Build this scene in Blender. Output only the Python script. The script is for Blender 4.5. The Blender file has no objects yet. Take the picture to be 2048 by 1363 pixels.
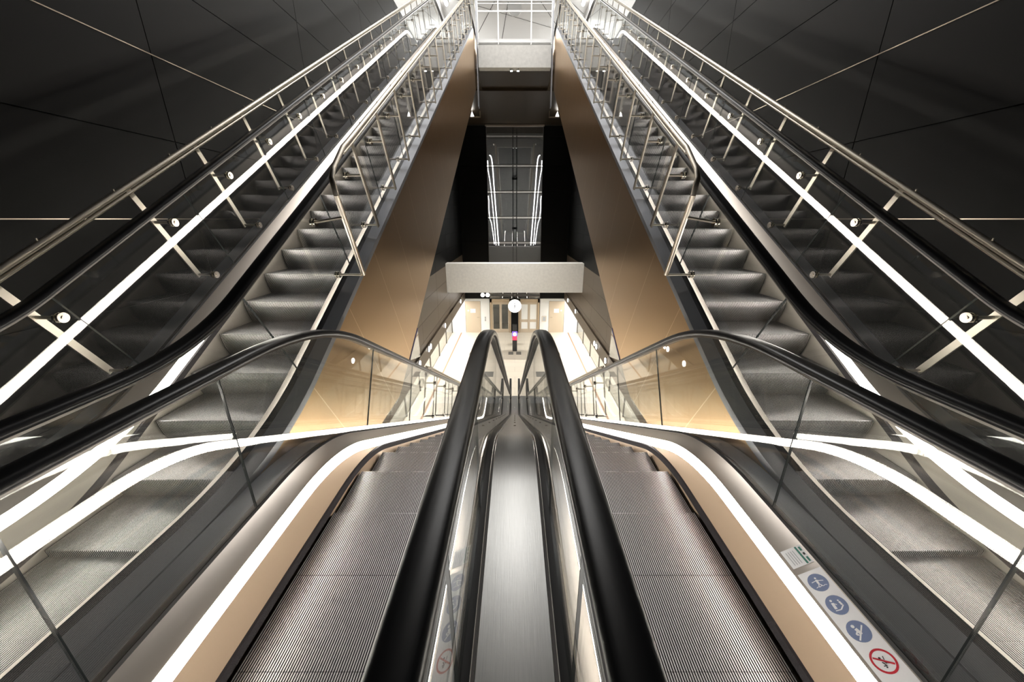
import bpy, bmesh, math, random
from mathutils import Vector
random.seed(4)
sc = bpy.context.scene
COL = sc.collection
Z0 = 7.2                       # eye height above the platform floor; geometry below is written relative to the eye
T30 = math.tan(math.radians(30)); C30 = math.cos(math.radians(30))
PI = math.pi

# ------------------------------------------------------------------ materials
def mat(name, col, rough=.5, metal=0., bump=0., bscale=(1, 1, 1), bfreq=40., var=0., emit=None, spec=.5, coat=0.):
    m = bpy.data.materials.new(name); m.use_nodes = True
    nt = m.node_tree; b = nt.nodes['Principled BSDF']
    b.inputs['Base Color'].default_value = (*col, 1)
    b.inputs['Roughness'].default_value = rough
    b.inputs['Metallic'].default_value = metal
    b.inputs['Specular IOR Level'].default_value = spec
    b.inputs['Coat Weight'].default_value = coat
    if emit:
        b.inputs['Emission Color'].default_value = (*emit[0], 1)
        b.inputs['Emission Strength'].default_value = emit[1]
    if bump or var:
        tc = nt.nodes.new('ShaderNodeTexCoord'); mp = nt.nodes.new('ShaderNodeMapping')
        mp.inputs['Scale'].default_value = bscale
        nz = nt.nodes.new('ShaderNodeTexNoise'); nz.inputs['Scale'].default_value = bfreq
        nz.inputs['Detail'].default_value = 4
        nt.links.new(tc.outputs['Object'], mp.inputs['Vector']); nt.links.new(mp.outputs['Vector'], nz.inputs['Vector'])
        if bump:
            bp = nt.nodes.new('ShaderNodeBump'); bp.inputs['Strength'].default_value = bump; bp.inputs['Distance'].default_value = .01
            nt.links.new(nz.outputs['Fac'], bp.inputs['Height']); nt.links.new(bp.outputs['Normal'], b.inputs['Normal'])
        if var:
            mx = nt.nodes.new('ShaderNodeMix'); mx.data_type = 'RGBA'
            mx.inputs['A'].default_value = (*[c * (1 - var) for c in col], 1)
            mx.inputs['B'].default_value = (*[min(1, c * (1 + var)) for c in col], 1)
            nt.links.new(nz.outputs['Fac'], mx.inputs['Factor']); nt.links.new(mx.outputs['Result'], b.inputs['Base Color'])
    return m

def glass_mat(name, tint=(.93, .95, .94), gain=1.0, scratch=0.):
    m = bpy.data.materials.new(name); m.use_nodes = True
    nt = m.node_tree; nt.nodes.clear()
    out = nt.nodes.new('ShaderNodeOutputMaterial'); mix = nt.nodes.new('ShaderNodeMixShader')
    tr = nt.nodes.new('ShaderNodeBsdfTransparent'); tr.inputs['Color'].default_value = (*tint, 1)
    gl = nt.nodes.new('ShaderNodeBsdfGlossy'); gl.inputs['Roughness'].default_value = .0
    ge = nt.nodes.new('ShaderNodeNewGeometry'); fr = nt.nodes.new('ShaderNodeFresnel')
    mr = nt.nodes.new('ShaderNodeMapRange')           # glass seen from inside the pane keeps the same index
    mr.inputs['To Min'].default_value = 1.52; mr.inputs['To Max'].default_value = 1 / 1.52
    nt.links.new(ge.outputs['Backfacing'], mr.inputs['Value']); nt.links.new(mr.outputs['Result'], fr.inputs['IOR'])
    mu = nt.nodes.new('ShaderNodeMath'); mu.operation = 'MULTIPLY'; mu.inputs[1].default_value = gain; mu.use_clamp = True
    nt.links.new(fr.outputs['Fac'], mu.inputs[0]); nt.links.new(mu.outputs[0], mix.inputs['Fac'])
    nt.links.new(tr.outputs[0], mix.inputs[1]); nt.links.new(gl.outputs[0], mix.inputs[2])
    last = mix
    if scratch:                                        # a thin film of dust and scuffs on the pane
        df = nt.nodes.new('ShaderNodeBsdfDiffuse'); df.inputs['Color'].default_value = (.9, .9, .88, 1)
        tc = nt.nodes.new('ShaderNodeTexCoord'); mp = nt.nodes.new('ShaderNodeMapping')
        mp.inputs['Scale'].default_value = (1, 9, 26); mp.inputs['Rotation'].default_value = (.5, 0, 0)
        nz = nt.nodes.new('ShaderNodeTexNoise'); nz.inputs['Scale'].default_value = 3.; nz.inputs['Detail'].default_value = 6
        cr = nt.nodes.new('ShaderNodeMapRange'); cr.inputs['From Min'].default_value = .4; cr.inputs['From Max'].default_value = .9
        cr.inputs['To Min'].default_value = scratch * .6; cr.inputs['To Max'].default_value = scratch * 2.2
        m2 = nt.nodes.new('ShaderNodeMixShader')
        nt.links.new(tc.outputs['Object'], mp.inputs['Vector']); nt.links.new(mp.outputs['Vector'], nz.inputs['Vector'])
        nt.links.new(nz.outputs['Fac'], cr.inputs['Value']); nt.links.new(cr.outputs['Result'], m2.inputs['Fac'])
        nt.links.new(mix.outputs[0], m2.inputs[1]); nt.links.new(df.outputs[0], m2.inputs[2]); last = m2
    nt.links.new(last.outputs[0], out.inputs['Surface'])
    return m

def seam_mat(name, col, seam, pitch, rough, metal, axis, off=0., width=.008):
    """metal sheet whose panel joints run square to direction axis (y, z)"""
    m = mat(name, col, rough, metal)
    nt = m.node_tree; b = nt.nodes['Principled BSDF']
    tc = nt.nodes.new('ShaderNodeTexCoord'); dot = nt.nodes.new('ShaderNodeVectorMath'); dot.operation = 'DOT_PRODUCT'
    dot.inputs[1].default_value = axis
    ad = nt.nodes.new('ShaderNodeMath'); ad.operation = 'ADD'; ad.inputs[1].default_value = 200 * pitch + off
    md = nt.nodes.new('ShaderNodeMath'); md.operation = 'MODULO'; md.inputs[1].default_value = pitch
    lt = nt.nodes.new('ShaderNodeMath'); lt.operation = 'LESS_THAN'; lt.inputs[1].default_value = width
    mx = nt.nodes.new('ShaderNodeMix'); mx.data_type = 'RGBA'
    mx.inputs['A'].default_value = (*col, 1); mx.inputs['B'].default_value = (*seam, 1)
    nt.links.new(tc.outputs['Object'], dot.inputs[0]); nt.links.new(dot.outputs['Value'], ad.inputs[0])
    nt.links.new(ad.outputs[0], md.inputs[0]); nt.links.new(md.outputs[0], lt.inputs[0])
    nt.links.new(lt.outputs[0], mx.inputs['Factor']); nt.links.new(mx.outputs['Result'], b.inputs['Base Color'])
    return m

def tile_mat(name, col, grout, sx, sy, rough):
    m = mat(name, col, rough)
    nt = m.node_tree; b = nt.nodes['Principled BSDF']
    tc = nt.nodes.new('ShaderNodeTexCoord'); br = nt.nodes.new('ShaderNodeTexBrick')
    br.inputs['Scale'].default_value = 1.; br.inputs['Brick Width'].default_value = sx; br.inputs['Row Height'].default_value = sy
    br.inputs['Mortar Size'].default_value = .006; br.inputs['Color1'].default_value = (*col, 1)
    br.inputs['Color2'].default_value = (*[c * .93 for c in col], 1); br.inputs['Mortar'].default_value = (*grout, 1)
    nt.links.new(tc.outputs['Object'], br.inputs['Vector']); nt.links.new(br.outputs['Color'], b.inputs['Base Color'])
    return m

M = {}
M['step'] = mat('ribbed aluminium', (.41, .40, .405), .38, .7)
M['groove'] = mat('step groove dark', (.012, .012, .013), .7, 0, spec=.1)
M['rubber'] = mat('handrail rubber', (.008, .008, .009), .28, 0, spec=.28)
M['black'] = mat('black gasket', (.004, .004, .005), .5)
M['brush'] = mat('brush bristles', (.018, .015, .018), .8, bump=.6, bfreq=300)
M['deck'] = mat('brushed stainless deck', (.66, .60, .54), .34, .9, bump=.03, bscale=(60, 1, 1), bfreq=12)
M['outer'] = mat('grey outer deck', (.36, .37, .40), .42, .6, bump=.02, bscale=(40, 1, 1), bfreq=12)
M['skirt'] = mat('warm skirt panel', (.55, .42, .30), .4, .35)
M['skirt_up'] = mat('grey skirt panel', (.48, .44, .385), .4, .4)
M['led'] = mat('white light strip', (1, 1, 1), .5, emit=((1, .93, .84), 30.))
M['glass'] = glass_mat('balustrade glass', (.955, .965, .96), 1.0, .006)
M['edge'] = mat('glass edge', (.05, .06, .06), .2)
M['guide'] = mat('handrail guide steel', (.16, .15, .14), .3, 1.)
M['steel'] = mat('brushed tube steel', (.70, .64, .55), .36, 1.)
M['chrome'] = mat('clamp steel', (.75, .70, .62), .2, 1.)
M['centre'] = mat('worn centre steel', (.40, .40, .39), .33, .9, bump=.05, bscale=(30, 1, 1), bfreq=8, var=.12)
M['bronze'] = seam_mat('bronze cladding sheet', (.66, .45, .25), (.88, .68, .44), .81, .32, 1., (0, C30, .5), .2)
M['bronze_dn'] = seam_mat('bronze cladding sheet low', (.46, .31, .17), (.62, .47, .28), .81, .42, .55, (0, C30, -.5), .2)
M['wall'] = mat('black cladding', (.0036, .0034, .0031), .48, 0, spec=.13, bump=.02, bfreq=3)
M['dark'] = mat('dark void', (.006, .006, .006), .7, spec=.1)
M['seam'] = mat('bronze seam', (.55, .47, .38), .3, .9)
M['brown'] = mat('brown metal soffit', (.055, .040, .024), .45, .4, bump=.02, bscale=(1, 30, 1), bfreq=6)
M['header'] = mat('brown header cladding', (.17, .13, .095), .4, .4)
M['concrete'] = mat('cast concrete', (.74, .72, .68), .85, 0, bump=.25, bfreq=9, var=.18)
M['beam'] = mat('lit cast concrete', (.88, .86, .81), .85, 0, bump=.25, bfreq=9, var=.12)  # concrete lightened for the beam, light on its face put into the colour
M['floor'] = tile_mat('pale stone floor', (.72, .65, .54), (.5, .45, .37), 1.2, .6, .45)
M['landing'] = tile_mat('grey stone floor', (.35, .34, .32), (.2, .2, .19), .6, .6, .5)
M['white'] = mat('white wall panel', (.86, .86, .84), .45)
M['silver'] = mat('pale metal panel', (.78, .78, .77), .4, .3)
M['tan'] = mat('bronze door sheet', (.58, .49, .38), .42, .4)
M['tanframe'] = mat('bronze frame', (.46, .36, .25), .35, .5)
M['shaftglass'] = glass_mat('lift shaft glass', (.55, .56, .57), 3.2)
M['paneglass'] = glass_mat('door glass', (.8, .82, .81), 1.5)
M['screenglass'] = glass_mat('screen glass', (.80, .82, .81), 1.8)
M['tactile'] = mat('brown warning line', (.32, .17, .09), .6)
M['grate'] = mat('floor grate', (.20, .19, .17), .6, .3, bump=.5, bfreq=90)
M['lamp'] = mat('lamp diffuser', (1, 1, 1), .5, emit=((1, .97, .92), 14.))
M['signwhite'] = mat('lit sign face', (1, 1, 1), .5, emit=((1, 1, 1), 2.2))
M['signink'] = mat('sign lettering', (.12, .11, .12), .5)
M['red'] = mat('red call lamp', (.5, .02, .05), .4, emit=((1, .05, .12), 1.2))
M['violet'] = mat('violet call lamp', (.1, .06, .3), .4, emit=((.3, .15, .9), .8))
M['violet_trim'] = mat('dull violet edge trim', (.16, .14, .26), .3, .5)
M['stick_white'] = mat('sticker white', (.95, .95, .97), .4)
M['stick_blue'] = mat('sticker blue', (.20, .25, .42), .4)
M['stick_red'] = mat('sticker red', (.62, .03, .05), .4)
M['stick_orange'] = mat('sticker orange red', (.62, .10, .05), .4)
M['stick_green'] = mat('sticker green', (.05, .22, .17), .4)
M['stick_black'] = mat('sticker black', (.03, .03, .03), .5)
M['stick_grey'] = mat('sticker grey', (.45, .47, .50), .5)

# ------------------------------------------------------------------ mesh builder
class MB:
    def __init__(s): s.v = []; s.f = []; s.mi = []
    def add(s, vs, fs, mi=0):
        o = len(s.v); s.v += [tuple(v) for v in vs]
        s.f += [tuple(i + o for i in f) for f in fs]; s.mi += [mi] * len(fs)
    def box(s, a, b, mi=0):
        (x0, y0, z0), (x1, y1, z1) = a, b
        s.add([(x0, y0, z0), (x1, y0, z0), (x1, y1, z0), (x0, y1, z0), (x0, y0, z1), (x1, y0, z1), (x1, y1, z1), (x0, y1, z1)],
              [(0, 3, 2, 1), (4, 5, 6, 7), (0, 1, 5, 4), (1, 2, 6, 5), (2, 3, 7, 6), (3, 0, 4, 7)], mi)
    def prism(s, loop_a, loop_b, mi=0):
        n = len(loop_a)
        s.add(list(loop_a) + list(loop_b), [tuple(range(n))[::-1], tuple(range(n, 2 * n))] +
              [(i, (i + 1) % n, n + (i + 1) % n, n + i) for i in range(n)], mi)
    def tube(s, pts, r, seg=12, mi=0, caps=True):
        pts = [Vector(p) for p in pts]; rings = []; up = None
        for i, p in enumerate(pts):
            t = (pts[min(i + 1, len(pts) - 1)] - pts[max(i - 1, 0)]).normalized()
            if up is None:
                up = Vector((1, 0, 0)) if abs(t.x) < .9 else Vector((0, 0, 1))
            a = (up - t * up.dot(t)).normalized(); b = t.cross(a); up = a
            rings.append([p + (a * math.cos(2 * PI * k / seg) + b * math.sin(2 * PI * k / seg)) * r for k in range(seg)])
        s.skin(rings, mi, caps)
    def skin(s, rings, mi=0, caps=True):
        n = len(rings[0]); vs = [p for r in rings for p in r]; fs = []
        for i in range(len(rings) - 1):
            for k in range(n):
                fs.append((i * n + k, i * n + (k + 1) % n, (i + 1) * n + (k + 1) % n, (i + 1) * n + k))
        if caps: fs += [tuple(range(n))[::-1], tuple(range((len(rings) - 1) * n, len(rings) * n))]
        s.add(vs, fs, mi)
    def disc(s, c, ax, r, h, seg=20, mi=0):
        c = Vector(c); ax = Vector(ax).normalized()
        s.tube([c - ax * h / 2, c + ax * h / 2], r, seg, mi)
    def build(s, name, mats, parent=None, smooth=None, recalc=True):
        me = bpy.data.meshes.new(name)
        off = Vector(parent['org']) if parent else Vector((0, 0, 0))
        me.from_pydata([Vector(v) - off for v in s.v], [], s.f)
        for m in (mats if isinstance(mats, (list, tuple)) else [mats]): me.materials.append(m)
        me.polygons.foreach_set('material_index', s.mi)
        if recalc:
            bm = bmesh.new(); bm.from_mesh(me); bmesh.ops.recalc_face_normals(bm, faces=bm.faces); bm.to_mesh(me); bm.free()
        if smooth:
            me.polygons.foreach_set('use_smooth', [True] * len(me.polygons)); me.set_sharp_from_angle(angle=math.radians(smooth))
        o = bpy.data.objects.new(name, me); COL.objects.link(o)
        if parent: o.parent = parent
        else: o.location = (0, 0, Z0)
        return o

def tag(o, label, cat, group=None):
    o['label'] = label; o['category'] = cat
    if group: o['group'] = group
    return o
def thing(name, label, cat, org, group=None):
    o = bpy.data.objects.new(name, None); COL.objects.link(o)
    o.empty_display_size = .2; o.location = (org[0], org[1], org[2] + Z0); o['org'] = org
    return tag(o, label, cat, group)
def sub(mb, name, mats, part, **k):
    """a sub-part: vertices share the part's frame, which is the thing's own"""
    root = part.parent; o = mb.build(name, mats, root, **k); o.parent = part
    return o
def struct(mb, name, mats, **k):
    o = mb.build(name, mats, **k); o['kind'] = 'structure'; return o

# ------------------------------------------------------------------ paths in the (y, z) plane
def path(corners, radii, step=.6):
    """polyline with filleted corners -> list of (y, z)"""
    pts = [corners[0]]
    for i in range(1, len(corners) - 1):
        p0, p1, p2 = map(Vector, corners[i - 1:i + 2])
        d1 = (p1 - p0).normalized(); d2 = (p2 - p1).normalized()
        ang = d1.angle(d2); R = radii[i - 1]; t = R * math.tan(ang / 2)
        a = p1 - d1 * t; b = p1 + d2 * t
        sgn = 1 if d1.x * d2.y - d1.y * d2.x > 0 else -1
        nrm = Vector((-d1.y, d1.x)) * sgn; c = a + nrm * R
        n = 12
        for k in range(n + 1):
            th = sgn * ang * k / n; v = a - c
            pts.append((c.x + v.x * math.cos(th) - v.y * math.sin(th), c.y + v.x * math.sin(th) + v.y * math.cos(th)))
    pts.append(corners[-1])
    out = []
    for a, b in zip(pts, pts[1:]):
        L = math.dist(a, b); n = max(1, int(L / step))
        for k in range(n): out.append((a[0] + (b[0] - a[0]) * k / n, a[1] + (b[1] - a[1]) * k / n))
    out.append(pts[-1])
    return out
def normals(p):
    r = []
    for i in range(len(p)):
        a = p[max(i - 1, 0)]; b = p[min(i + 1, len(p) - 1)]
        L = math.dist(a, b); r.append((-(b[1] - a[1]) / L, (b[0] - a[0]) / L))
    return r
def offset(p, n):
    return [(q[0] + w[0] * n, q[1] + w[1] * n) for q, w in zip(p, normals(p))]
def z_at(p, y):
    for a, b in zip(p, p[1:]):
        if a[0] <= y <= b[0]: return a[1] + (b[1] - a[1]) * (y - a[0]) / max(b[0] - a[0], 1e-9)
    return p[0][1] if y < p[0][0] else p[-1][1]
def arclen(p):
    s = [0]
    for a, b in zip(p, p[1:]): s.append(s[-1] + math.dist(a, b))
    return s
def at_s(p, S, s):
    for i in range(len(p) - 1):
        if S[i] <= s <= S[i + 1]:
            f = (s - S[i]) / max(S[i + 1] - S[i], 1e-9)
            return (p[i][0] + (p[i + 1][0] - p[i][0]) * f, p[i][1] + (p[i + 1][1] - p[i][1]) * f)
    return p[-1]
def s_of_y(p, S, y):
    for i in range(len(p) - 1):
        if p[i][0] <= y <= p[i + 1][0]: return S[i] + (S[i + 1] - S[i]) * (y - p[i][0]) / max(p[i + 1][0] - p[i][0], 1e-9)
    return S[-1]
def sweep(mb, prof, pth, xc, s, mi=0):
    """closed profile of (distance out from the centre, height above the path) swept along the path"""
    nr = normals(pth)
    mb.skin([[(xc + s * d, q[0] + w[0] * n, q[1] + w[1] * n) for d, n in prof] for q, w in zip(pth, nr)], mi)

# ------------------------------------------------------------------ one escalator step (mesh shared by all)
def step_mesh():
    me = bpy.data.meshes.new('step')
    prof = [(-.4047, 0), (-.02, 0), (-.0025, 0), (0, -.003), (-.004, -.05), (-.018, -.115), (-.036, -.165), (-.055, -.21), (-.072, -.25)]
    nr = normals(prof); nr = [(-a, -b) if b < 0 and i < 2 else (a, b) for i, (a, b) in enumerate(nr)]
    def outw(i):
        a = prof[max(i - 1, 0)]; b = prof[min(i + 1, len(prof) - 1)]; L = math.dist(a, b)
        return (-(b[1] - a[1]) / L, (b[0] - a[0]) / L)
    lo = [(p[0] - outw(i)[0] * .008, p[1] - outw(i)[1] * .008) for i, p in enumerate(prof)]
    pitch = .0105; n = 75; x0 = -n * pitch / 2
    vs = []; fs = []; mi = []
    def strip(xa, pa, xb, pb, m):
        o = len(vs)
        for i in range(len(prof)): vs.append((xa, *pa[i])); vs.append((xb, *pb[i]))
        for i in range(len(prof) - 1):
            fs.append((o + 2 * i, o + 2 * i + 1, o + 2 * i + 3, o + 2 * i + 2)); mi.append(m)
    for k in range(n):
        a = x0 + k * pitch; b = a + pitch * .52; c = a + pitch
        strip(a, prof, b, prof, 0); strip(b, prof, b, lo, 1); strip(b, lo, c, lo, 1); strip(c, lo, c, prof, 1)
    # body under the tread
    o = len(vs); xs = (x0, -x0)
    for x in xs:
        for p in lo: vs.append((x, p[0], p[1] - .002))
        vs.append((x, -.35, -.25)); vs.append((x, -.402, -.03))
    m_ = len(prof) + 2
    fs.append(tuple(range(o, o + m_))); fs.append(tuple(range(o + m_, o + 2 * m_))[::-1]); mi += [1, 1]
    for i in range(len(prof) - 1, m_):
        j = (i + 1) % m_; fs.append((o + i, o + j, o + m_ + j, o + m_ + i)); mi.append(1)
    me.from_pydata(vs, [], fs); me.materials.append(M['step']); me.materials.append(M['groove'])
    me.polygons.foreach_set('material_index', mi)
    return me
STEP = step_mesh()

G = .543                       # centre of the step band to the middle of the balustrade glass
HR = .724                      # handrail above the deck line
def build_escalator(kind, xc, side, label):
    """side: which way is outward from the hall's centre (-1 left, +1 right)"""
    up = kind == 'up'
    if up:
        D = path([(-.9, -1.324), (1.793, -1.324), (14.70, 6.13), (16.6, 6.13)], [2.2, 1.6])
        N = path([(-.9, -1.704), (1.483, -1.704), (14.39, 5.75), (16.6, 5.75)], [1.7, 1.6], .2)
        org = (xc, 0., -1.704)
    else:
        D = path([(-.9, -1.324), (1.964, -1.324), (11.48, -6.82), (12.95, -6.82)], [1.6, 2.2])
        N = path([(-.9, -1.704), (2.27, -1.704), (11.79, -7.2), (12.95, -7.2)], [1.5, 1.7], .2)
        org = (xc, 12.9, -7.2)
    e = thing('escalator', label, 'escalator', org)
    y0, y1 = D[0][0], D[-1][0]
    # steps
    S = arclen(N); s0 = s_of_y(N, S, 3.543 if up else 2.502)
    k = -40
    while k < 80:
        s = s0 + k * .4045; k += 1
        if s < 0 or s > S[-1]: continue
        y, z = at_s(N, S, s)
        if y < .42 or y > y1 - .75: continue
        o = bpy.data.objects.new('step', STEP); COL.objects.link(o); o.parent = e
        o.location = (0, y - org[1], z - org[2])
        if up: o.rotation_euler = (0, 0, PI)
    # landing plates at both ends
    for ya, yb, z, cy in ((y0 - .2, .36, -1.704, .36), (y1 - .72 if not up else y1 - .70, y1 + .6, N[-1][1], None)):
        m = MB(); m.box((xc - .40, ya + (.14 if cy is None else 0), z - .04), (xc + .40, yb - (.14 if cy else 0), z + .002)); m.build('floor_plate', M['outer'], e)
        m = MB(); a, b = (yb - .14, yb) if cy else (ya, ya + .14)
        m.box((xc - .40, a, z - .03), (xc + .40, b, z + .006))
        for q in range(38):
            xq = xc - .39 + q * .021
            m.box((xq, b - .001 if cy else a - .03, z - .012), (xq + .006, b + .03 if cy else a + .001, z + .004))
        m.build('comb_plate', M['deck'], e)
    dark = MB()                                                     # black well under the step band
    ys = [y0 + (y1 - y0) * i / 60 for i in range(61)]
    dark.skin([[(xc - .395, y, z_at(N, y) - .48), (xc + .395, y, z_at(N, y) - .48), (xc + .395, y, z_at(N, y) - .5), (xc - .395, y, z_at(N, y) - .5)] for y in ys])
    dark.build('step_well', M['black'], e)
    for s in (-1, 1):
        m = MB()                                                    # skirt and cream panel up to the light strip
        Dl = offset(D, -.128)
        ysk = sorted(set([p[0] for p in D] + [p[0] for p in N]))
        m.skin([[(xc + s * .410, y, z_at(N, y) - .34), (xc + s * .418, y, z_at(N, y) + .05), (xc + s * .425, y, max(z_at(Dl, y), z_at(N, y) + .052)),
                 (xc + s * .447, y, max(z_at(Dl, y), z_at(N, y) + .052)), (xc + s * .447, y, z_at(N, y) - .34)] for y in ysk])
        m.build('skirt_panel', M['skirt_up'] if up else M['skirt'], e, smooth=30)
        m = MB(); sweep(m, [(.403, .012), (.418, .012), (.420, .055), (.407, .050)], N, xc, s); m.build('skirt_brush', M['brush'], e)
        m = MB(); sweep(m, [(.425, -.129), (.439, -.068), (.449, -.072), (.436, -.133)], D, xc, s); m.build('light_strip', M['led'], e, smooth=30)
        m = MB(); sweep(m, [(.440, -.066), (.444, -.060), (.530, -.008), (.530, -.03), (.449, -.074)], D, xc, s); m.build('inner_deck', M['deck'], e, smooth=30)
        m = MB(); sweep(m, [(.530, -.03), (.530, -.006), (.536, .004), (.550, .004), (.574, -.004), (.574, -.03)], D, xc, s); m.build('glass_channel', M['black'], e, smooth=30)
        if up or s == side:
            m = MB(); sweep(m, [(.576, -.004), (.688, -.004), (.690, -.012), (.690, -.05), (.576, -.05)], D, xc, s); m.build('outer_deck', M['outer'], e, smooth=30)
        # glass panes
        SD = arclen(D); nrm = normals(D)
        if up: cuts = [.12] + [2.33 + 1.06 * i for i in range(12)] + [15.3]
        else: cuts = [-.05, .655, 1.362] + [2.60 + 1.06 * i for i in range(9)]
        cs = [0] + [s_of_y(D, SD, c) for c in cuts] + [SD[-1]]
        for a, b in zip(cs, cs[1:]):
            a2, b2 = a + .0025, b - .0025
            ss = [a2] + [q for q in SD if a2 + .01 < q < b2 - .01] + [b2]
            lo, hi = [], []
            for q in ss:
                p = at_s(D, SD, q); p1 = at_s(D, SD, min(q + .02, SD[-1])); p0 = at_s(D, SD, max(q - .02, 0))
                L = math.dist(p0, p1); w = (-(p1[1] - p0[1]) / L, (p1[0] - p0[0]) / L)
                lo.append((p[0] + w[0] * .005, p[1] + w[1] * .005)); hi.append((p[0] + w[0] * .695, p[1] + w[1] * .695))
            if a == 0 or b == SD[-1]:                               # rounded end of the balustrade
                cz = (lo[0][1] + hi[0][1]) / 2; r = .345; arc = []
                ends = []
                if a == 0:
                    cy = lo[0][0]; ends = [(cy - r * math.sin(t), (lo[0][1] + hi[0][1]) / 2 - r * math.cos(t)) for t in [PI * i / 12 for i in range(1, 12)]]
                    loop = lo[::-1] + ends + hi
                else:
                    cy = lo[-1][0]; cz = (lo[-1][1] + hi[-1][1]) / 2
                    ends = [(cy + r * math.sin(t), cz - r * math.cos(t)) for t in [PI * i / 12 for i in range(1, 12)]]
                    loop = lo + ends + hi[::-1]
                m = MB(); m.prism([(xc + s * (G - .005), *p) for p in loop], [(xc + s * (G + .005), *p) for p in loop])
                m.mi = [0, 0] + [1] * (len(m.f) - 2)
            else:
                m = MB(); n = len(lo)
                xa, xb = xc + s * (G - .005), xc + s * (G + .005)
                vs = [(xa, *p) for p in lo] + [(xa, *p) for p in hi] + [(xb, *p) for p in lo] + [(xb, *p) for p in hi]
                fs = []; mi = []
                for i in range(n - 1):
                    fs += [(i, i + 1, n + i + 1, n + i), (2 * n + i, 3 * n + i, 3 * n + i + 1, 2 * n + i + 1)]; mi += [0, 0]
                    fs += [(i, 2 * n + i, 2 * n + i + 1, i + 1), (n + i, n + i + 1, 3 * n + i + 1, 3 * n + i)]; mi += [1, 1]
                fs += [(0, n, 3 * n, 2 * n), (n - 1, 3 * n - 1, 4 * n - 1, 2 * n - 1)]; mi += [1, 1]
                # (second one written so both ends close the pane)
                fs[-1] = (n - 1, 3 * n - 1, 4 * n - 1, 2 * n - 1)
                m.v = vs; m.f = fs; m.mi = mi
            m.build('glass_panel', [M['glass'], M['edge']], e)
        # handrail with rounded newel ends
        H = offset(D, HR); r = .345
        c0 = (H[0][0], H[0][1] - r); c1 = (H[-1][0], H[-1][1] - r)
        st = [(c0[0] - r * math.sin(t), c0[1] - r * math.cos(t)) for t in [PI * i / 14 for i in range(14)]]
        en = [(c1[0] + r * math.sin(t), c1[1] + r * math.cos(t)) for t in [PI * i / 14 for i in range(1, 15)]]
        HP = [(H[0][0] + .3, c0[1] - r)] + st + H + en + [(H[-1][0] - .3, c1[1] - r)]
        m = MB()
        prof = [(-.020, -.020), (-.036, -.020), (-.0415, -.012), (-.0415, -.002), (-.037, .009), (-.028, .0145), (-.014, .017), (0, .0175),
                (.014, .017), (.028, .0145), (.037, .009), (.0415, -.002), (.0415, -.012), (.036, -.020), (.020, -.020)]
        sweep(m, [(G + a, b) for a, b in prof], HP, xc, s); m.build('handrail', M['rubber'], e, smooth=50)
        m = MB(); sweep(m, [(G - .019, -.036), (G - .019, -.018), (G + .019, -.018), (G + .019, -.036)], HP, xc, s)
        m.build('handrail_guide', M['guide'], e, smooth=30)
    # truss cladding
    for s in (-1, 1):
        dx, top_ = (.688, .05) if (up or s == side) else (.578, .11)
        yy = [p[0] for p in D]
        if up:
            bot = lambda y: min(max(-4.307 + T30 * y, -2.05), 4.97)
            yt = sorted(set(yy + [4.0, 16.05]))
        else:
            bot = lambda y: max(-1.9 - T30 * max(y - 1.0, 0), -7.2)
            yt = sorted(set(yy + [1.0]))
        m = MB(); m.skin([[(xc + s * dx, y, z_at(D, y) - top_), (xc + s * (dx - .03), y, z_at(D, y) - top_), (xc + s * (dx - .03), y, bot(y)), (xc + s * dx, y, bot(y))] for y in yt])
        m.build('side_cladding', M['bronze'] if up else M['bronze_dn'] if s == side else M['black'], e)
    m = MB(); w = .655
    m.skin([[(xc - w, y, bot(y)), (xc + w, y, bot(y)), (xc + w, y, bot(y) + .03), (xc - w, y, bot(y) + .03)] for y in yt])
    m.build('underside_panel', M['brown'], e)
    return e, D

XD, XU = .7125, 2.098
E1, DD = build_escalator('down', -XD, -1, 'down escalator left of the centre steel deck, stickers seen through its inner glass')
E2, _ = build_escalator('down', XD, 1, 'down escalator right of the centre steel deck, bright stickers on its outer deck')
E3, DU = build_escalator('up', -XU, -1, 'up escalator climbing beside the black left wall')
E4, _ = build_escalator('up', XU, 1, 'up escalator climbing beside the black right wall')

# ------------------------------------------------------------------ centre deck between the down escalators
m = MB(); cd = thing('centre_deck', 'brushed steel cover running down between the two central handrails', 'deck cover', (0, 0, -1.324))
Dc = DD
m.skin([[(-.124, q[0] + w[0] * -.012, q[1] + w[1] * -.012), (-.122, q[0] + w[0] * -.008, q[1] + w[1] * -.008), (.122, q[0] + w[0] * -.008, q[1] + w[1] * -.008), (.124, q[0] + w[0] * -.012, q[1] + w[1] * -.012),
         (.124, q[0] + w[0] * -.06, q[1] + w[1] * -.06), (-.124, q[0] + w[0] * -.06, q[1] + w[1] * -.06)] for q, w in zip(Dc, normals(Dc))])
m.build('cover_sheet', M['centre'], cd, smooth=30)
SDc = arclen(Dc)
for k in range(12):                                                 # domed fixing studs down the slope
    y = 3.2 + k * .8; z = z_at(Dc, y); m = MB()
    m.disc((0, y + .5 * .004, z + C30 * .004), (0, .5, C30), .011, .010, 14); m.build('stud', M['chrome'], cd)

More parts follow.
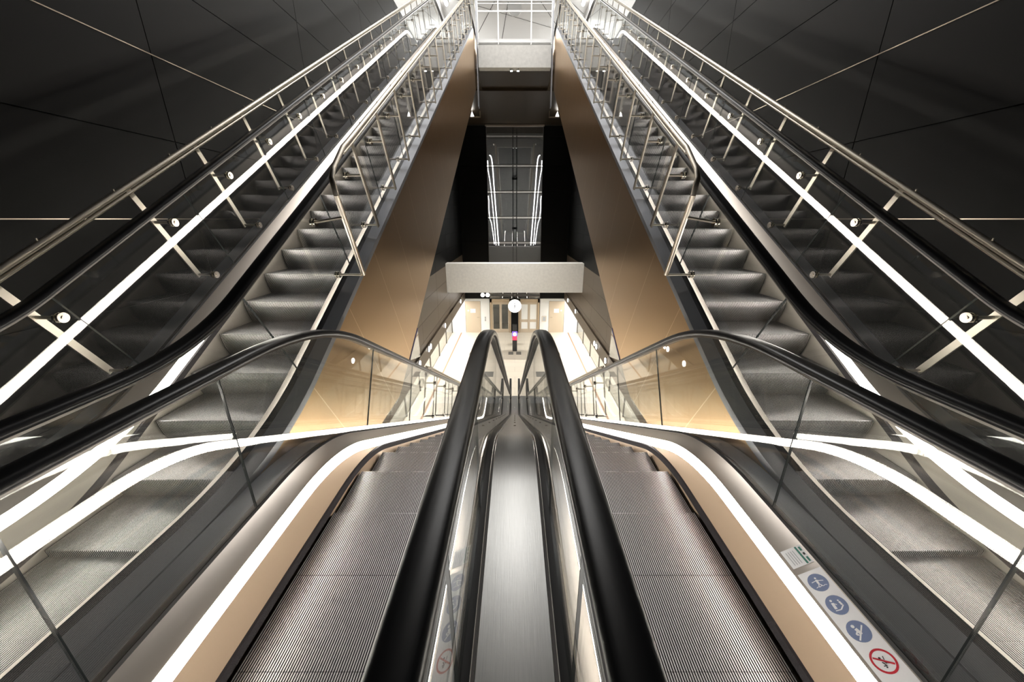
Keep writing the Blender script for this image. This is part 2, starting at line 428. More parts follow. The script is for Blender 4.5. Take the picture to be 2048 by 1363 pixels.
# ------------------------------------------------------------------ railings of bars clamped outside the balustrade glass
def railing(xb, xg, D, ys, ytop, label, end_chamfer=True, up=True):
    """bars at x = xb stand off the glass at x = xg; ys: deck positions of the bars"""
    sg = 1 if up else -1
    nD = (-.5 * sg, C30)
    org = (xb, ys[0], z_at(D, ys[0]))
    t = thing('side_railing', label, 'railing', org)
    nT = .89 if end_chamfer and up else .850
    def fr(y):                                                      # local normal of the deck
        a = z_at(D, y - .05); b = z_at(D, y + .05); L = math.hypot(.1, b - a)
        return (-(b - a) / L, .1 / L)
    top = []
    if end_chamfer:
        y = ys[0]; n = fr(y); q = (y, z_at(D, y)); tv = (n[1], -n[0])
        if up: xe = xb * 1.345 / 1.41; top = [(xe, 2.88, .17), (xe * 1.003, 2.872, .225), (xb * .97, 2.895, .285), (xb * .985, 2.99, .365), (xb, 3.26, .555)]
        else: top = [(xb, q[0] + n[0] * .70, q[1] + n[1] * .70), (xb, q[0] + n[0] * (nT - .02) + tv[0] * .03, q[1] + n[1] * (nT - .02) + tv[1] * .03)]
    rail = offset(D, nT)
    y_from = top[-1][1] + .05 if top else ys[0] - 1.6
    for p in rail:
        if y_from < p[0] < ytop: top.append((xb, p[0], p[1]))
    m = MB(); m.tube(top, .020, 14)
    ch = (4 if up else 2) if end_chamfer else 0
    low = [(x, y + .5 * sg * .0, z - .042) for x, y, z in top[ch:]]
    m.tube(low, .012, 10)
    for a, b in zip(top[ch:], top[ch + 1:]):   # small pins standing on the rail
        L = math.dist(a, b); k = int(L / .40)
        for i in range(k):
            f = (i + .5) / k; p = [a[j] + (b[j] - a[j]) * f for j in range(3)]
            m.tube([(p[0], p[1], p[2] + .015), (p[0], p[1], p[2] + .036)], .0045, 8)
    m.build('top_rail', M['steel'], t, smooth=40)
    s = 1 if xg > xb else -1
    for i, y in enumerate(ys):
        n = fr(y); tv = (n[1], -n[0]); q = (y, z_at(D, y))
        P = lambda h, w, x: (x, q[0] + n[0] * h + tv[0] * w, q[1] + n[1] * h + tv[1] * w)
        m = MB(); hw = .022
        xb_ = xb * 1.345 / 1.41 if end_chamfer and up and i == 0 else xb
        if xb_ != xb: m.tube([(xb_, 3.17, -.468), (xb_, 3.02, -.13), (xb_, 2.88, .17)], .020, 14)
        else: m.prism([P(.055, -hw, xb - .007), P(.055, hw, xb - .007), P(nT, hw, xb - .007), P(nT, -hw, xb - .007)],
                [P(.055, -hw, xb + .007), P(.055, hw, xb + .007), P(nT, hw, xb + .007), P(nT, -hw, xb + .007)])
        for h in (.072, .578): m.tube([P(h, 0 if xb_ == xb else -.004 if h < .3 else .075, xb_), P(h, 0, xg)], .011, 10)
        b = m.build('post', M['steel'], t, smooth=40)
        for h in (.072, .578):
            m = MB(); c = Vector(P(h, 0, xg))
            for dx in (-.012, .012): m.disc(c + Vector((dx, 0, 0)), (1, 0, 0), .030, .013, 22)
            m.disc(c + Vector((s * .020, 0, 0)), (1, 0, 0), .012, .006, 12)
            m.build('clamp', M['chrome'], t, smooth=40).parent = b
    return t
yk = [3.175 + .7016 * k for k in range(17)]
gi = XU - G; go = XU + G
for sx, nm in ((-1, 'left'), (1, 'right')):
    railing(sx * (XU - .688), sx * gi, DU, yk, 16.4, f'steel bar railing on the void side of the up escalator by the black {nm} wall')
    railing(sx * (XU + .688), sx * go, DU, [1.25, 2.27] + yk, 16.4, f'steel bar railing between the up escalator and the black {nm} wall', end_chamfer=False)
    railing(sx * (XD + .688), sx * (XD + G), DD, [4.75 + .7016 * k for k in range(9)], 12.6, f'low steel railing on the outer edge of the down escalator on the {nm}', up=False)

# ------------------------------------------------------------------ stickers on the right-hand inner deck of each down escalator
def stickers(esc, red):
    xc = esc['org'][0]
    d0, n0, d1, n1 = .446, -.0588, .528, -.0092
    L = math.hypot(d1 - d0, n1 - n0); ud = ((d1 - d0) / L, (n1 - n0) / L); nn = (-ud[1], ud[0])
    def P(a, y, h):                                                 # a across the deck 0..1, y along, h lift
        d = d0 + (d1 - d0) * a + nn[0] * h; n = n0 + (n1 - n0) * a + nn[1] * h
        return (xc + d, y, -1.324 + n)
    W = L
    def quad(mb, a0, a1, ya, yb, h, mi):
        mb.add([P(a0, ya, h), P(a1, ya, h), P(a1, yb, h), P(a0, yb, h)], [(0, 1, 2, 3)], mi)
    def poly(mb, pts, h, mi):                                       # pts in metres: (across, along) about a centre
        mb.add([P(.5 + a / W, y, h) for a, y in pts], [tuple(range(len(pts)))], mi)
    def stroke(mb, a, b, w, h, mi):
        dx, dy = b[0] - a[0], b[1] - a[1]; l = math.hypot(dx, dy) or 1; px, py = -dy / l * w / 2, dx / l * w / 2
        poly(mb, [(a[0] + px, a[1] + py), (a[0] - px, a[1] - py), (b[0] - px, b[1] - py), (b[0] + px, b[1] + py)], h, mi)
    def disc(mb, c, r, h, mi, seg=28, r0=0):
        if not r0: poly(mb, [(c[0] + r * math.cos(2 * PI * k / seg), c[1] + r * math.sin(2 * PI * k / seg)) for k in range(seg)], h, mi)
        else:
            for k in range(seg):
                a, b = 2 * PI * k / seg, 2 * PI * (k + 1) / seg
                poly(mb, [(c[0] + r * math.cos(a), c[1] + r * math.sin(a)), (c[0] + r * math.cos(b), c[1] + r * math.sin(b)),
                          (c[0] + r0 * math.cos(b), c[1] + r0 * math.sin(b)), (c[0] + r0 * math.cos(a), c[1] + r0 * math.sin(a))], h, mi)
    # white strip
    m = MB(); m.prism([P(0.02, .40, .0004), P(.98, .40, .0004), P(.98, 1.060, .0004), P(0.02, 1.060, .0004)],
                      [P(0.02, .40, .0012), P(.98, .40, .0012), P(.98, 1.060, .0012), P(0.02, 1.060, .0012)])
    base = m.build('safety_sticker', M['stick_white'], esc); base['label'] = 'white strip of round safety pictograms'
    ms = [M['stick_blue'], M['stick_white'], red, M['stick_black']]
    R = .0335
    # up the strip the figures read sideways: their upright is the +across direction turned along the strip
    def figure(mb, cy, strokes, heads, mi):
        for a, b, w in strokes: stroke(mb, (a[0] * R, cy + a[1] * R), (b[0] * R, cy + b[1] * R), w * R, .0020, mi)
        for c, r in heads: disc(mb, (c[0] * R, cy + c[1] * R), r * R, .0020, mi, 14)
    h1 = 0.0016
    # 1: person on the steps, arms out
    m = MB(); cy = 1.012; disc(m, (0, cy), R, h1, 0)
    figure(m, cy, [((0, .30), (-.05, -.12), .24), ((0, .22), (-.62, .16), .08), ((0, .22), (.62, .02), .08), ((-.05, -.12), (-.22, -.45), .10),
                   ((-.05, -.12), (.16, -.45), .10)] + [((-.55 + .2 * i, -.50 + .07 * (i % 2)), (-.35 + .2 * i, -.50 + .07 * ((i + 1) % 2)), .06) for i in range(6)], [((.02, .48), .11)], 1)
    sub(m, 'pictogram', ms, base, recalc=False)
    # 2: adult behind a child
    m = MB(); cy = .926; disc(m, (0, cy), R, h1, 0)
    figure(m, cy, [((-.28, .28), (-.34, -.35), .28), ((-.20, .2), (.02, .0), .09), ((-.5, -.48), (.05, -.52), .10), ((.05, -.52), (.55, -.18), .12),
                   ((.42, .22), (.46, -.15), .20)], [((-.26, .50), .12), ((.40, .34), .09)], 1)
    sub(m, 'pictogram', ms, base, recalc=False)
    # 3: person holding the handrail
    m = MB(); cy = .837; disc(m, (0, cy), R, h1, 0)
    figure(m, cy, [((-.12, .26), (.02, -.22), .30), ((-.14, .02), (-.42, -.22), .14), ((-.42, -.22), (-.2, -.3), .12), ((-.5, -.72), (.62, .38), .13), ((0, -.1), (.12, -.28), .14)],
           [((-.2, .50), .16)], 1)
    sub(m, 'pictogram', ms, base, recalc=False)
    # 4: barred circle over a falling figure
    m = MB(); cy = .749; disc(m, (0, cy), R * 1.02, h1, 2, 32, R * .84)
    stroke(m, (-R * .66, cy + R * .42), (R * .66, cy - R * .42), R * .15, .0022, 2)
    figure(m, cy, [((-.1, .12), (.12, -.22), .14), ((-.2, -.05), (-.05, -.3), .10), ((.1, .05), (.2, .35), .07), ((.15, -.2), (.5, -.32), .06), ((-.3, -.35), (.0, -.36), .08)],
           [((-.16, .26), .10), ((-.12, -.48), .07)], 3)
    sub(m, 'pictogram', ms, base, recalc=False)
    m = MB()
    for i in range(8): stroke(m, (-.020 + i * .0055, .684), (-.020 + i * .0055, .672), .0032, .0018, 0)
    sub(m, 'caption', [M['stick_grey']], base, recalc=False)
    # small notice card above the strip
    m = MB(); m.prism([P(.05, 1.085, .0004), P(.95, 1.085, .0004), P(.95, 1.165, .0004), P(.05, 1.165, .0004)],
                      [P(.05, 1.085, .0012), P(.95, 1.085, .0012), P(.95, 1.165, .0012), P(.05, 1.165, .0012)])
    quad(m, .66, .74, 1.087, 1.163, .0018, 1)
    for i, (ya, yb) in enumerate(((1.092, 1.112), (1.121, 1.131), (1.140, 1.158))): quad(m, .80, .88, ya, yb, .0018, 1 if i != 1 else 2)
    for a in (.2, .3, .4, .5): quad(m, a, a + .025, 1.095, 1.152, .0018, 3)
    m.build('notice_card', [M['stick_white'], M['stick_green'], M['stick_black'], M['stick_grey']], esc, recalc=False)
stickers(E1, M['stick_orange']); stickers(E2, M['stick_red'])

# ------------------------------------------------------------------ setting: walls of the hall
W = 3.28; MODZ = .7009; MODY = 2.73
def side_wall(sx, name):
    m = MB(); g = .0045
    x0 = sx * W
    y_l = [-1.60 + MODY * k for k in range(10)]                     # ... 3.74, 6.38 ...
    y_l = [-4.2] + y_l[1:] + [22.7] if y_l[-1] < 22.7 else [-4.2] + [q for q in y_l[1:] if q < 22.6] + [22.7]
    z_l = [-4.95] + [MODZ * k for k in range(-6, 9)]
    z_l = [-4.95, -4.44] + [MODZ * k for k in range(-6, 8)] + [5.60]
    for a, b in zip(y_l, y_l[1:]):
        for c, d in zip(z_l, z_l[1:]):
            m.box((x0, a + g, c + g), (x0 + sx * .03, b - g, d - g), 2 if d < -2.0 and a > 3 else 0)  # lower rows browner: the platform's light put into the panel colour
    m.box((x0 + sx * .012, -4.2, -4.95), (x0 + sx * .25, 22.7, 5.6), 1)
    return struct(m, name, [M['wall'], M['dark'], M['header']])
side_wall(-1, 'wall_left'); side_wall(1, 'wall_right')
k = 0
for sx in (-1, 1):                                                  # bright bronze seams in the black cladding
    for z in (0., 2 * MODZ):
        k += 1; m = MB(); m.box((sx * (W + .008), -4.2, z - .004), (sx * (W - .004), 14.3, z + .004)); struct(m, f'trim_{k}', M['seam'])
    m = MB(); m.box((sx * W, 8.5, 5.6), (sx * (W + .2), 28, 9.0)); m.box((sx * W, -4.2, 5.6), (sx * (W + .2), 8.5, 9.0), 1); struct(m, 'wall_left_upper' if sx < 0 else 'wall_right_upper', [M['silver'], M['wall']])
m = MB(); m.box((-4.6, -4.4, -7.2), (4.6, -4.2, 9.0)); struct(m, 'wall_back', M['wall'])
# far wall behind the lift shaft
m = MB(); g = .006
zl = [-4.91, -4.40, -2.9, -1.39, .074, 1.50, 2.893, 4.40, 4.95]
for sx in (-1, 1):
    for a, b in zip(zl, zl[1:]): m.box((sx * 1.62, 22.7, a + g), (sx * 3.28, 22.78, b - g))
m.box((-3.28, 22.74, -4.9), (-1.62, 23, 4.95), 1); m.box((1.62, 22.74, -4.9), (3.28, 23, 4.95), 1)
struct(m, 'wall_far', [M['wall'], M['dark']])
m = MB(); m.box((-3.5, 24.9, -7.2), (3.5, 25.1, 5.2)); struct(m, 'wall_shaft', M['concrete'])
# upper floor slab, lintel and hall above
m = MB(); m.box((-W, 17.2, 5.0), (W, 28, 5.75)); m.box((-1.36, 15.42, 5.10), (1.36, 17.2, 5.75)); struct(m, 'floor_upper', M['brown'])
m = MB(); m.box((-1.29, 15.1, 5.10), (1.29, 15.42, 5.75)); struct(m, 'beam_lintel', M['concrete'])
m = MB(); m.box((-1.66, 22.55, 4.90), (1.66, 22.75, 4.97)); struct(m, 'trim_shaft_head', M['seam'])
m = MB(); m.box((-W, 27.8, 5.75), (W, 28, 9.4)); struct(m, 'wall_far_upper', M['silver'])
m = MB(); m.box((-4.6, 6.0, 9.0), (4.6, 28, 9.2)); struct(m, 'ceiling', M['silver'])
m = MB(); m.box((-4.6, -4.4, 9.0), (4.6, 6.0, 9.2)); struct(m, 'ceiling_low', M['wall'])
m = MB()
for (xa, ya), (xb, yb) in (((0, 17), (-3.2, 26)), ((0, 17), (3.2, 24)), ((0, 17), (-1.2, 27.5)), ((-3.2, 19), (3.2, 22.5)), ((.9, 17.5), (3.2, 20.5))):
    d = Vector((xb - xa, yb - ya)).normalized() * .012; m.add([(xa - d.y, ya + d.x, 8.995), (xa + d.y, ya - d.x, 8.995), (xb + d.y, yb - d.x, 8.995), (xb - d.y, yb + d.x, 8.995)], [(0, 1, 2, 3)])
struct(m, 'trim_ceiling', M['dark'])
# landing where the photograph is taken, platform floor below
m = MB(); m.box((-W, -4.2, -2.0), (W, -.8, -1.706)); struct(m, 'floor_landing', M['landing'])
m = MB(); m.box((-4.6, -4.4, -7.4), (4.6, 25, -7.2)); struct(m, 'floor', M['floor'])
# concrete beam across the void
m = MB(); m.box((-3.279, 17.0, -3.38), (3.279, 17.55, -1.99)); struct(m, 'beam', M['beam'])
# platform header, soffit and screens
for sx, nm in ((-1, 'left'), (1, 'right')):
    m = MB(); m.box((sx * 3.22, -4.2, -4.95), (sx * 3.275, 22.7, -4.46)); struct(m, f'trim_header_{nm}', M['header'])
    m = MB(); m.box((sx * 3.28, -4.2, -4.95), (sx * 4.6, 25, -4.75)); struct(m, f'ceiling_{nm}', M['silver'])
    m = MB(); m.box((sx * 4.5, -4.2, -7.2), (sx * 4.6, 25, -4.95)); struct(m, f'wall_track_{nm}', M['white'])
    t = thing('platform_screen', f'tall glass platform screen along the {nm} edge of the lit lower platform', 'glass screen', (sx * 4.17, 22.6, -7.2))
    ys = [3.5 + 2.12 * i for i in range(10)]
    for a, b in zip(ys, ys[1:]):
        m = MB(); m.box((sx * 4.165, a + .03, -7.1), (sx * 4.18, b - .03, -4.97)); m.build('pane', M['screenglass'], t)
    for a in ys:
        m = MB(); m.box((sx * 4.14, a - .03, -7.2), (sx * 4.20, a + .03, -4.96)); m.build('mullion', M['guide'], t)
    m = MB(); m.box((sx * 3.52, 4.0, -7.2), (sx * 3.60, 22.6, -7.196)); struct(m, f'trim_line_{nm}', M['tactile'])
# end wall of the platform
for sx, nm in ((-1, 'left'), (1, 'right')):
    m = MB(); m.box((sx * 1.66, 22.72, -7.2), (sx * 2.25, 22.9, -4.9)); m.box((sx * 3.27, 22.72, -7.2), (sx * 4.5, 22.9, -4.9)); m.box((sx * 2.25, 22.72, -5.07), (sx * 3.27, 22.9, -4.9))
    struct(m, f'wall_end_{nm}', M['white'])
for n, sx in ((1, -1), (2, 1)):
    m = MB(); m.box((sx * 2.26, 22.70, -7.195), (sx * 3.25, 22.78, -5.08)); d = struct(m, f'door_{n}', M['tan'])
    xh = sx * 2.36
    m = MB(); m.tube([(xh, 22.70, -6.15), (xh, 22.64, -6.15), (xh + sx * .12, 22.64, -6.15)], .012, 10); h = m.build('door_handle', M['chrome'], smooth=40); h.parent = d; h.location = (0, 0, 0)
    m = MB(); m.box((sx * 2.58, 22.690, -5.85), (sx * 2.92, 22.70, -5.58)); h = m.build('door_notice', M['white']); h.parent = d; h.location = (0, 0, 0)
    m = MB(); m.disc((sx * 3.06, 22.695, -5.70), (0, 1, 0), .06, .01, 18); h = m.build('door_badge', M['white']); h.parent = d; h.location = (0, 0, 0)

# lift shaft glazing above the doors
m = MB()
for z in (-4.65, -2.9, -1.39, .074, 1.50, 2.893, 4.40):
    m.box((-1.62, 22.60, z + .045), (1.62, 22.66, z + .085)); m.box((-1.62, 22.60, z - .085), (1.62, 22.66, z - .045)); 
for x in (-1.62, 1.60): m.box((x, 22.60, -4.9), (x + .02, 22.68, 4.9))
fr = struct(m, 'window_1', M['guide'])
zz = [-4.9, -4.65, -2.9, -1.39, .074, 1.50, 2.893, 4.40, 4.9]
for a, b in zip(zz, zz[1:]):
    m = MB(); m.box((-1.60, 22.625, a + .05), (1.60, 22.640, b - .05)); o = m.build('pane', M['shaftglass']); o.parent = fr; o.location = (0, 0, 0)
m = MB()
for x in (-.13, .09): m.box((x, 22.9, -4.9), (x + .05, 23.0, 4.9))
for z in (-3.5, -.6, 2.2): m.box((-.16, 22.88, z), (.16, 23.02, z + .12))
o = m.build('guide_rail', M['black']); o.parent = fr; o.location = (0, 0, 0)
m = MB(); m.box((-.06, 22.66, 2.25), (.06, 22.70, 2.42)); o = m.build('notice', M['white']); o.parent = fr; o.location = (0, 0, 0)
# glowing tubes added inside the lift shaft for the lines reflected in its glass
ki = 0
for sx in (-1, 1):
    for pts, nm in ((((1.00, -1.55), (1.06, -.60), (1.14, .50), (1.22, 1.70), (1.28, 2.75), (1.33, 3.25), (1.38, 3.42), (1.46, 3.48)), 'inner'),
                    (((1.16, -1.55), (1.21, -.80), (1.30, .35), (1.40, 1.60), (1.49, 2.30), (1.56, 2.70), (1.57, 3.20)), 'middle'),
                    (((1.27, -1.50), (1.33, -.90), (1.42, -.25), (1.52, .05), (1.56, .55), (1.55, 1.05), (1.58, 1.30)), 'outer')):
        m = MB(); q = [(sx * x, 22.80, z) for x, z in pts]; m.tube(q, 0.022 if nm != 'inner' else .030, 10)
        tag(m.build('shaft_reflection', M['lamp'], smooth=50), f"{nm} curved white reflection line behind the lift glass, {'left' if sx < 0 else 'right'} of the shaft's middle rail", 'reflection', 'reflections in the lift shaft')
# lift doors
for sx, nm in ((-1, 'dark-windowed lift door beside the black column, below the concrete beam'), (1, 'lift door with bright frosted panes, right of the black column')):
    t = thing('lift_door', nm, 'lift door', (sx * .93, 22.62, -7.2))
    m = MB(); a, b = sx * .24, sx * 1.62
    m.box((a, 22.62, -7.2), (a + sx * .12, 22.74, -4.92)); m.box((b - sx * .12, 22.62, -7.2), (b, 22.74, -4.92)); m.box((a, 22.62, -5.14), (b, 22.74, -4.92))
    m.build('frame', M['tanframe'], t)
    for x0 in (.37, .935):
        m = MB(); u, v = x0, x0 + .555
        m.box((sx * u, 22.68, -7.195), (sx * v, 22.72, -6.95)); m.box((sx * u, 22.68, -5.28), (sx * v, 22.72, -5.15))
        m.box((sx * u, 22.68, -6.95), (sx * (u + .07), 22.72, -5.28)); m.box((sx * (v - .07), 22.68, -6.95), (sx * v, 22.72, -5.28))
        lf = m.build('door_leaf', M['tan'], t)
        if sx < 0:
            m = MB(); m.box((sx * (u + .07), 22.695, -6.95), (sx * (v - .07), 22.705, -5.28)); sub(m, 'pane', M['paneglass'], lf)
        else:
            m = MB(); m.box((sx * (u + .07), 22.695, -6.30), (sx * (v - .07), 22.705, -5.28)); m.box((sx * (u + .07), 22.695, -6.95), (sx * (v - .07), 22.705, -6.48)); sub(m, 'pane', M['white'], lf)
            m = MB(); m.box((sx * (u + .07), 22.69, -6.48), (sx * (v - .07), 22.71, -6.30)); sub(m, 'rail', M['tan'], lf)
m = MB(); m.box((-.235, 22.60, -7.2), (.235, 22.76, -4.9)); struct(m, 'column_lift', M['dark'])

# information column on the platform
t = thing('information_column', 'slim dark information column with a round white i disc, in front of the lifts', 'information column', (0, 19.2, -7.2))
m = MB(); m.box((-.05, 19.23, -7.2), (.05, 19.29, -4.1)); m.build('pole', M['dark'], t)
m = MB(); m.disc((0, 19.18, -4.56), (0, 1, 0), .36, .09, 40); m.disc((0, 19.2, -4.56), (0, 1, 0), .375, .06, 40, 1); d = m.build('sign_disc', [M['signwhite'], M['steel']], t, smooth=40); d['label'] = 'round white disc with the letter i'
m = MB(); m.disc((0.01, 19.13, -4.415), (0, 1, 0), .030, .012, 14)
m.prism([(-.04, 19.128, -4.70), (.0, 19.128, -4.70), (.03, 19.128, -4.48), (-.02, 19.128, -4.48)], [(-.04, 19.134, -4.70), (.0, 19.134, -4.70), (.03, 19.134, -4.48), (-.02, 19.134, -4.48)])
sub(m, 'letter', M['signink'], d)
m = MB(); m.box((-.13, 19.08, -7.2), (.13, 19.24, -5.62)); pn = m.build('call_panel', M['stick_black'], t)
m = MB(); m.box((-.15, 19.06, -6.28), (.15, 19.08, -6.0)); sub(m, 'lamp_band', M['violet'], pn)
m = MB(); m.box((-.12, 19.06, -6.52), (.12, 19.08, -6.28)); sub(m, 'lamp_band', M['red'], pn)
m = MB(); m.disc((0, 19.05, -6.16), (0, 1, 0), .10, .02, 24); sub(m, 'call_button', M['signwhite'], pn)
# floor grates
for x0, x1, y0, y1, lb in ((-2.45, -.72, 15.6, 16.2, 'large dark floor grate on the pale platform, left of the central handrails'), (.72, 2.45, 15.6, 16.2, 'large dark floor grate on the pale platform, right of the central handrails'),
                           (-.36, -.08, 18.55, 19.0, 'small square floor grate left of the information column foot'), (.08, .36, 18.55, 19.0, 'small square floor grate right of the information column foot'),
                           (-2.55, -1.75, 18.5, 18.9, 'small floor grate on the platform before the left service door'), (1.75, 2.55, 18.5, 18.9, 'small floor grate on the platform before the right service door')):
    m = MB(); m.box((x0, y0, -7.2), (x1, y1, -7.194)); tag(m.build('floor_grate', M['grate']), lb, 'floor grate')
# triangular panes closing the underside of the up escalators at the landing
for sx, nm in ((-1, 'left'), (1, 'right')):
    t = thing('infill_pane', f'small triangular glass pane under the lower end of the bronze cladding on the {nm}', 'glass pane', (sx * 1.41, 4.39, -1.93))
    q = [(4.90, -1.50), (4.42, -1.77), (4.42, -1.80), (4.92, -1.94)]
    m = MB(); m.prism([(sx * 1.405, *p) for p in q], [(sx * 1.415, *p) for p in q]); m.build('pane', M['paneglass'], t)
    m = MB(); m.tube([(sx * 1.41, 4.91, -1.50), (sx * 1.41, 4.42, -1.775), (sx * 1.41, 4.41, -1.80)], .010, 8); m.build('edge_trim', M['violet_trim'], t)
# wall fittings either side of the lifts
t = thing('wall_poster', 'small grey framed notice on the white panel right of the lifts', 'notice', (1.96, 22.7, -6.6))
m = MB(); m.box((1.80, 22.69, -6.45), (2.10, 22.72, -6.08)); m.build('frame', M['steel'], t)
m = MB(); m.box((1.85, 22.684, -6.40), (2.05, 22.69, -6.13)); m.build('sheet', M['stick_grey'], t)
t = thing('lift_switch_panel', 'narrow button panel on the white wall left of the lifts', 'button panel', (-1.95, 22.7, -6.6))
m = MB(); m.box((-2.0, 22.70, -6.45), (-1.90, 22.72, -6.10)); m.build('plate', M['silver'], t)
for z in (-6.18, -6.28, -6.38):
    m = MB(); m.disc((-1.95, 22.697, z), (0, 1, 0), .03, .012, 14); m.build('button', M['stick_black'], t)

# platform downlights
kk = 0
for sx, nm in ((-1, 'left'), (1, 'right')):
    for i, y in enumerate((8.5, 11.5, 14.5, 17.5, 20.5)):
        t = thing('downlight', f'bright round downlight in the lower soffit above the {nm} platform screen', 'downlight', (sx * 3.75, y, -4.96), f'downlights over the {nm} platform edge')
        m = MB(); m.disc((sx * 3.75, y, -4.965), (0, 0, 1), .13, .03, 24); m.build('housing', M['guide'], t)
        m = MB(); m.disc((sx * 3.75, y, -4.985), (0, 0, 1), .11, .012, 24); m.build('diffuser', M['lamp'], t)
# lamp reflections added as emissive discs on the headers, then two by the lifts
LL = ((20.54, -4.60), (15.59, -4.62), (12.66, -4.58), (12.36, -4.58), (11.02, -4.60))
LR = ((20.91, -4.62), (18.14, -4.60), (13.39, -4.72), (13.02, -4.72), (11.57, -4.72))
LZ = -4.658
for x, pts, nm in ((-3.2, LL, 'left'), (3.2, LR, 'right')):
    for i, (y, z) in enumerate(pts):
        t = thing('lamp_reflection', f"round white lamp reflection on the {nm} brown header, {('nearest the lifts', 'second from the lifts', 'far one of the close pair', 'near one of the close pair', 'farthest from the lifts')[i]}", 'lamp', (x, y, z), f'lamp reflections on the {nm} header')
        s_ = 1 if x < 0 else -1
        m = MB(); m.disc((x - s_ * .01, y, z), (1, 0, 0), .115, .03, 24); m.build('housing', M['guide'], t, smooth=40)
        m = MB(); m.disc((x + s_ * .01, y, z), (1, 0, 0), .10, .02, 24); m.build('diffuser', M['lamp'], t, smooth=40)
for x, nm in ((-2.08, 'outer of two'), (-1.76, 'inner of two')):  # pair of emissive discs on the dark band
    t = thing('wall_disc', f'round white disc on the dark band left of the lift glazing, {nm}', 'lamp', (x, 22.68, LZ), 'pair of round discs left of the lifts')
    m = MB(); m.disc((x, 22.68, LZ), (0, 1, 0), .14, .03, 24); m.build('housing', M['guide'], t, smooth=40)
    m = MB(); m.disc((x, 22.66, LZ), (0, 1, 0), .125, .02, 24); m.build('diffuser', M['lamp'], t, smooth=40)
# upper hall
t = thing('bridge_railing', 'flat grey metal railing on the upper bridge edge above the concrete lintel', 'railing', (0, 15.2, 5.75))
m = MB(); m.box((-1.30, 15.16, 7.02), (1.30, 15.23, 7.09)); m.box((-1.30, 15.17, 6.94), (1.30, 15.20, 6.96)); m.build('top_rail', M['silver'], t)
m = MB(); m.box((-1.30, 15.17, 6.72), (1.30, 15.21, 6.76)); m.build('middle_rail', M['silver'], t)
m = MB(); m.box((-1.30, 15.17, 5.86), (1.30, 15.21, 5.90)); m.build('bottom_rail', M['silver'], t)
m = MB(); m.box((-1.30, 15.24, 5.752), (1.30, 15.26, 5.99)); m.build('kick_plate', M['white'], t)
for x in (-1.29, -.575, .575, 1.29):
    m = MB(); m.box((x - .02, 15.165, 5.80), (x + .02, 15.215, 7.05)); m.build('post', M['silver'], t)
for sx, nm in ((-1, 'left'), (1, 'right')):
    m = MB(); m.box((sx * 1.31, 15.06, 3.9), (sx * 1.345, 15.36, 7.2)); struct(m, f'trim_jamb_{nm}', M['outer'])
t = thing('hanging_disc', 'pale translucent round disc hanging above the upper bridge railing', 'disc sign', (0, 19.0, 9.0))
m = MB(); m.disc((0, 19.0, 8.56), (0, 1, 0), .31, .04, 40); m.build('rim', M['white'], t, smooth=40)
m = MB(); m.disc((0, 18.97, 8.56), (0, 1, 0), .28, .02, 40); m.build('face', M['silver'], t, smooth=40)
m = MB(); m.tube([(0, 19.0, 8.86), (0, 19.0, 9.0)], .012, 8); m.build('stem', M['silver'], t)
for sx, nm in ((-1, 'left'), (1, 'right')):
    t = thing('ceiling_tube_lamp', f'long white lamp above the top of the up escalator by the {nm} wall', 'lamp', (sx * 2.9, 16.5, 8.9))
    m = MB(); m.tube([(sx * 3.0, 13.6, 8.90), (sx * 3.0, 19.5, 8.90)], .07, 14); m.build('diffuser', M['lamp'], t, smooth=40)
    m = MB(); m.box((sx * 3.0 - .08, 13.5, 8.94), (sx * 3.0 + .08, 19.6, 8.999)); m.build('housing', M['silver'], t)
    t = thing('wall_niche', f'small lit opening in the black wall below the upper bridge on the {nm}', 'wall light', (sx * 1.9, 20.0, 4.85))
    m = MB(); m.box((sx * 1.68, 20.0, 4.72), (sx * 2.20, 20.12, 4.75)); m.box((sx * 1.68, 20.0, 4.72), (sx * 1.72, 20.12, 4.99)); m.build('frame', M['tan'], t)
    m = MB(); m.prism([(sx * 2.0, 20.08, 4.76), (sx * 2.18, 20.08, 4.76), (sx * 2.10, 20.08, 4.98)], [(sx * 2.0, 20.1, 4.76), (sx * 2.18, 20.1, 4.76), (sx * 2.10, 20.1, 4.98)]); m.build('diffuser', M['lamp'], t)

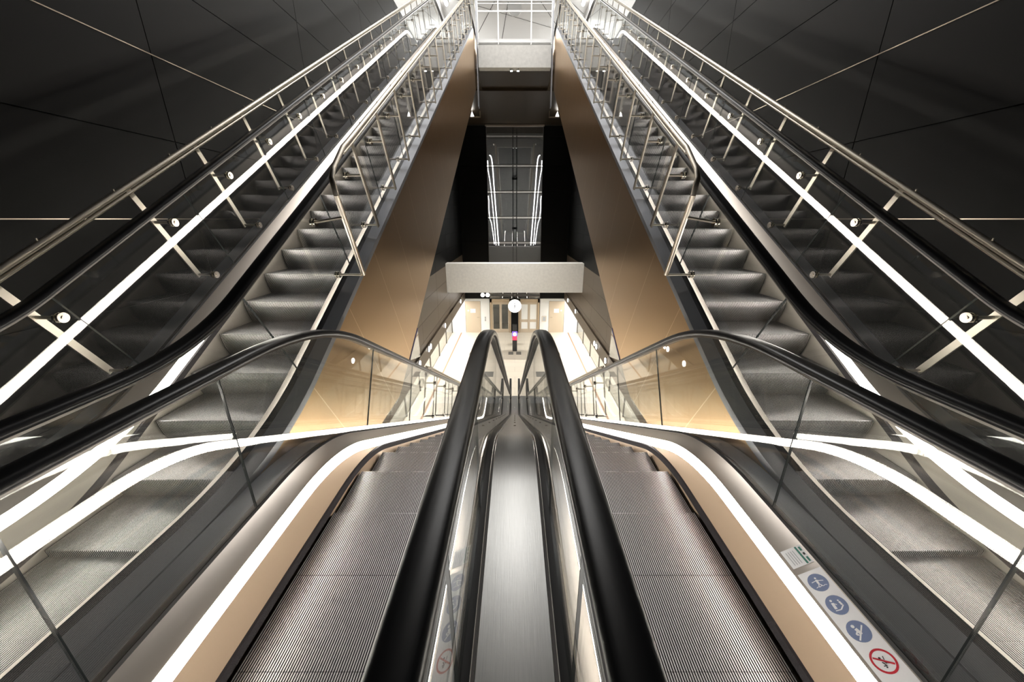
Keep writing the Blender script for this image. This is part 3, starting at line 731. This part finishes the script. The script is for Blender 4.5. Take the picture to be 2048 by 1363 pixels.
for sx, nm in ((-1, 'left'), (1, 'right')):
    t = thing('ceiling_spotlight', f'tiny {nm} spotlight of the pair under the concrete lintel of the upper bridge', 'spotlight', (sx * .12, 15.26, 5.10), 'spotlights under the lintel')
    m = MB(); m.disc((sx * .12, 15.26, 5.075), (0, 0, 1), .055, .05, 18); m.build('housing', M['silver'], t, smooth=40)
    m = MB(); m.disc((sx * .12, 15.26, 5.045), (0, 0, 1), .042, .012, 18); m.build('lens', M['lamp'], t, smooth=40)
# ------------------------------------------------------------------ lamps
def area(name, loc, rot, sx, sy, power, col=(1, .96, .9)):
    l = bpy.data.lights.new(name, 'AREA'); l.shape = 'RECTANGLE'; l.size = sx; l.size_y = sy; l.energy = power; l.color = col
    o = bpy.data.objects.new(name, l); COL.objects.link(o); o.location = (loc[0], loc[1], loc[2] + Z0); o.rotation_euler = rot
    return o
for sx in (-1, 1):
    area('platform_lamp', (sx * 3.75, 14., -5.0), (0, 0, 0), .5, 17., 620)
    area('hall_lamp', (sx * 2.2, 24., 8.9), (0, 0, 0), .8, 6., 560, (1, .99, .97))
area('lintel_spot', (0, 15.26, 5.03), (math.radians(12), 0, 0), .5, .10, 150, (1, .97, .92)).data.spread = math.radians(75)
area('landing_lamp', (0, 11.2, 8.95), (0, 0, 0), 5.2, 4.4, 460, (1, .98, .96))

w = bpy.data.worlds.new('World'); sc.world = w; w.use_nodes = True
w.node_tree.nodes['Background'].inputs['Color'].default_value = (.02, .02, .02, 1)
w.node_tree.nodes['Background'].inputs['Strength'].default_value = .3

# ------------------------------------------------------------------ camera
cam = bpy.data.cameras.new('Camera'); co = bpy.data.objects.new('Camera', cam); COL.objects.link(co)
cam.sensor_width = 36; cam.lens = 708 / 2048 * 36; cam.shift_x = -5.5 / 2048; cam.clip_start = .02; cam.clip_end = 100
co.location = (0, 0, Z0); co.rotation_euler = (math.radians(90 - 19.01), 0, 0)
sc.camera = co
sc.view_settings.view_transform = 'Standard'; sc.view_settings.look = 'None'
sc.view_settings.exposure = 0.; sc.view_settings.gamma = 1.; sc.view_settings.use_curve_mapping = False
cy = sc.cycles
cy.max_bounces = 10; cy.transparent_max_bounces = 40; cy.glossy_bounces = 6; cy.diffuse_bounces = 4
cy.sample_clamp_indirect = 6.; cy.use_denoising = True
cy.caustics_reflective = False; cy.caustics_refractive = False
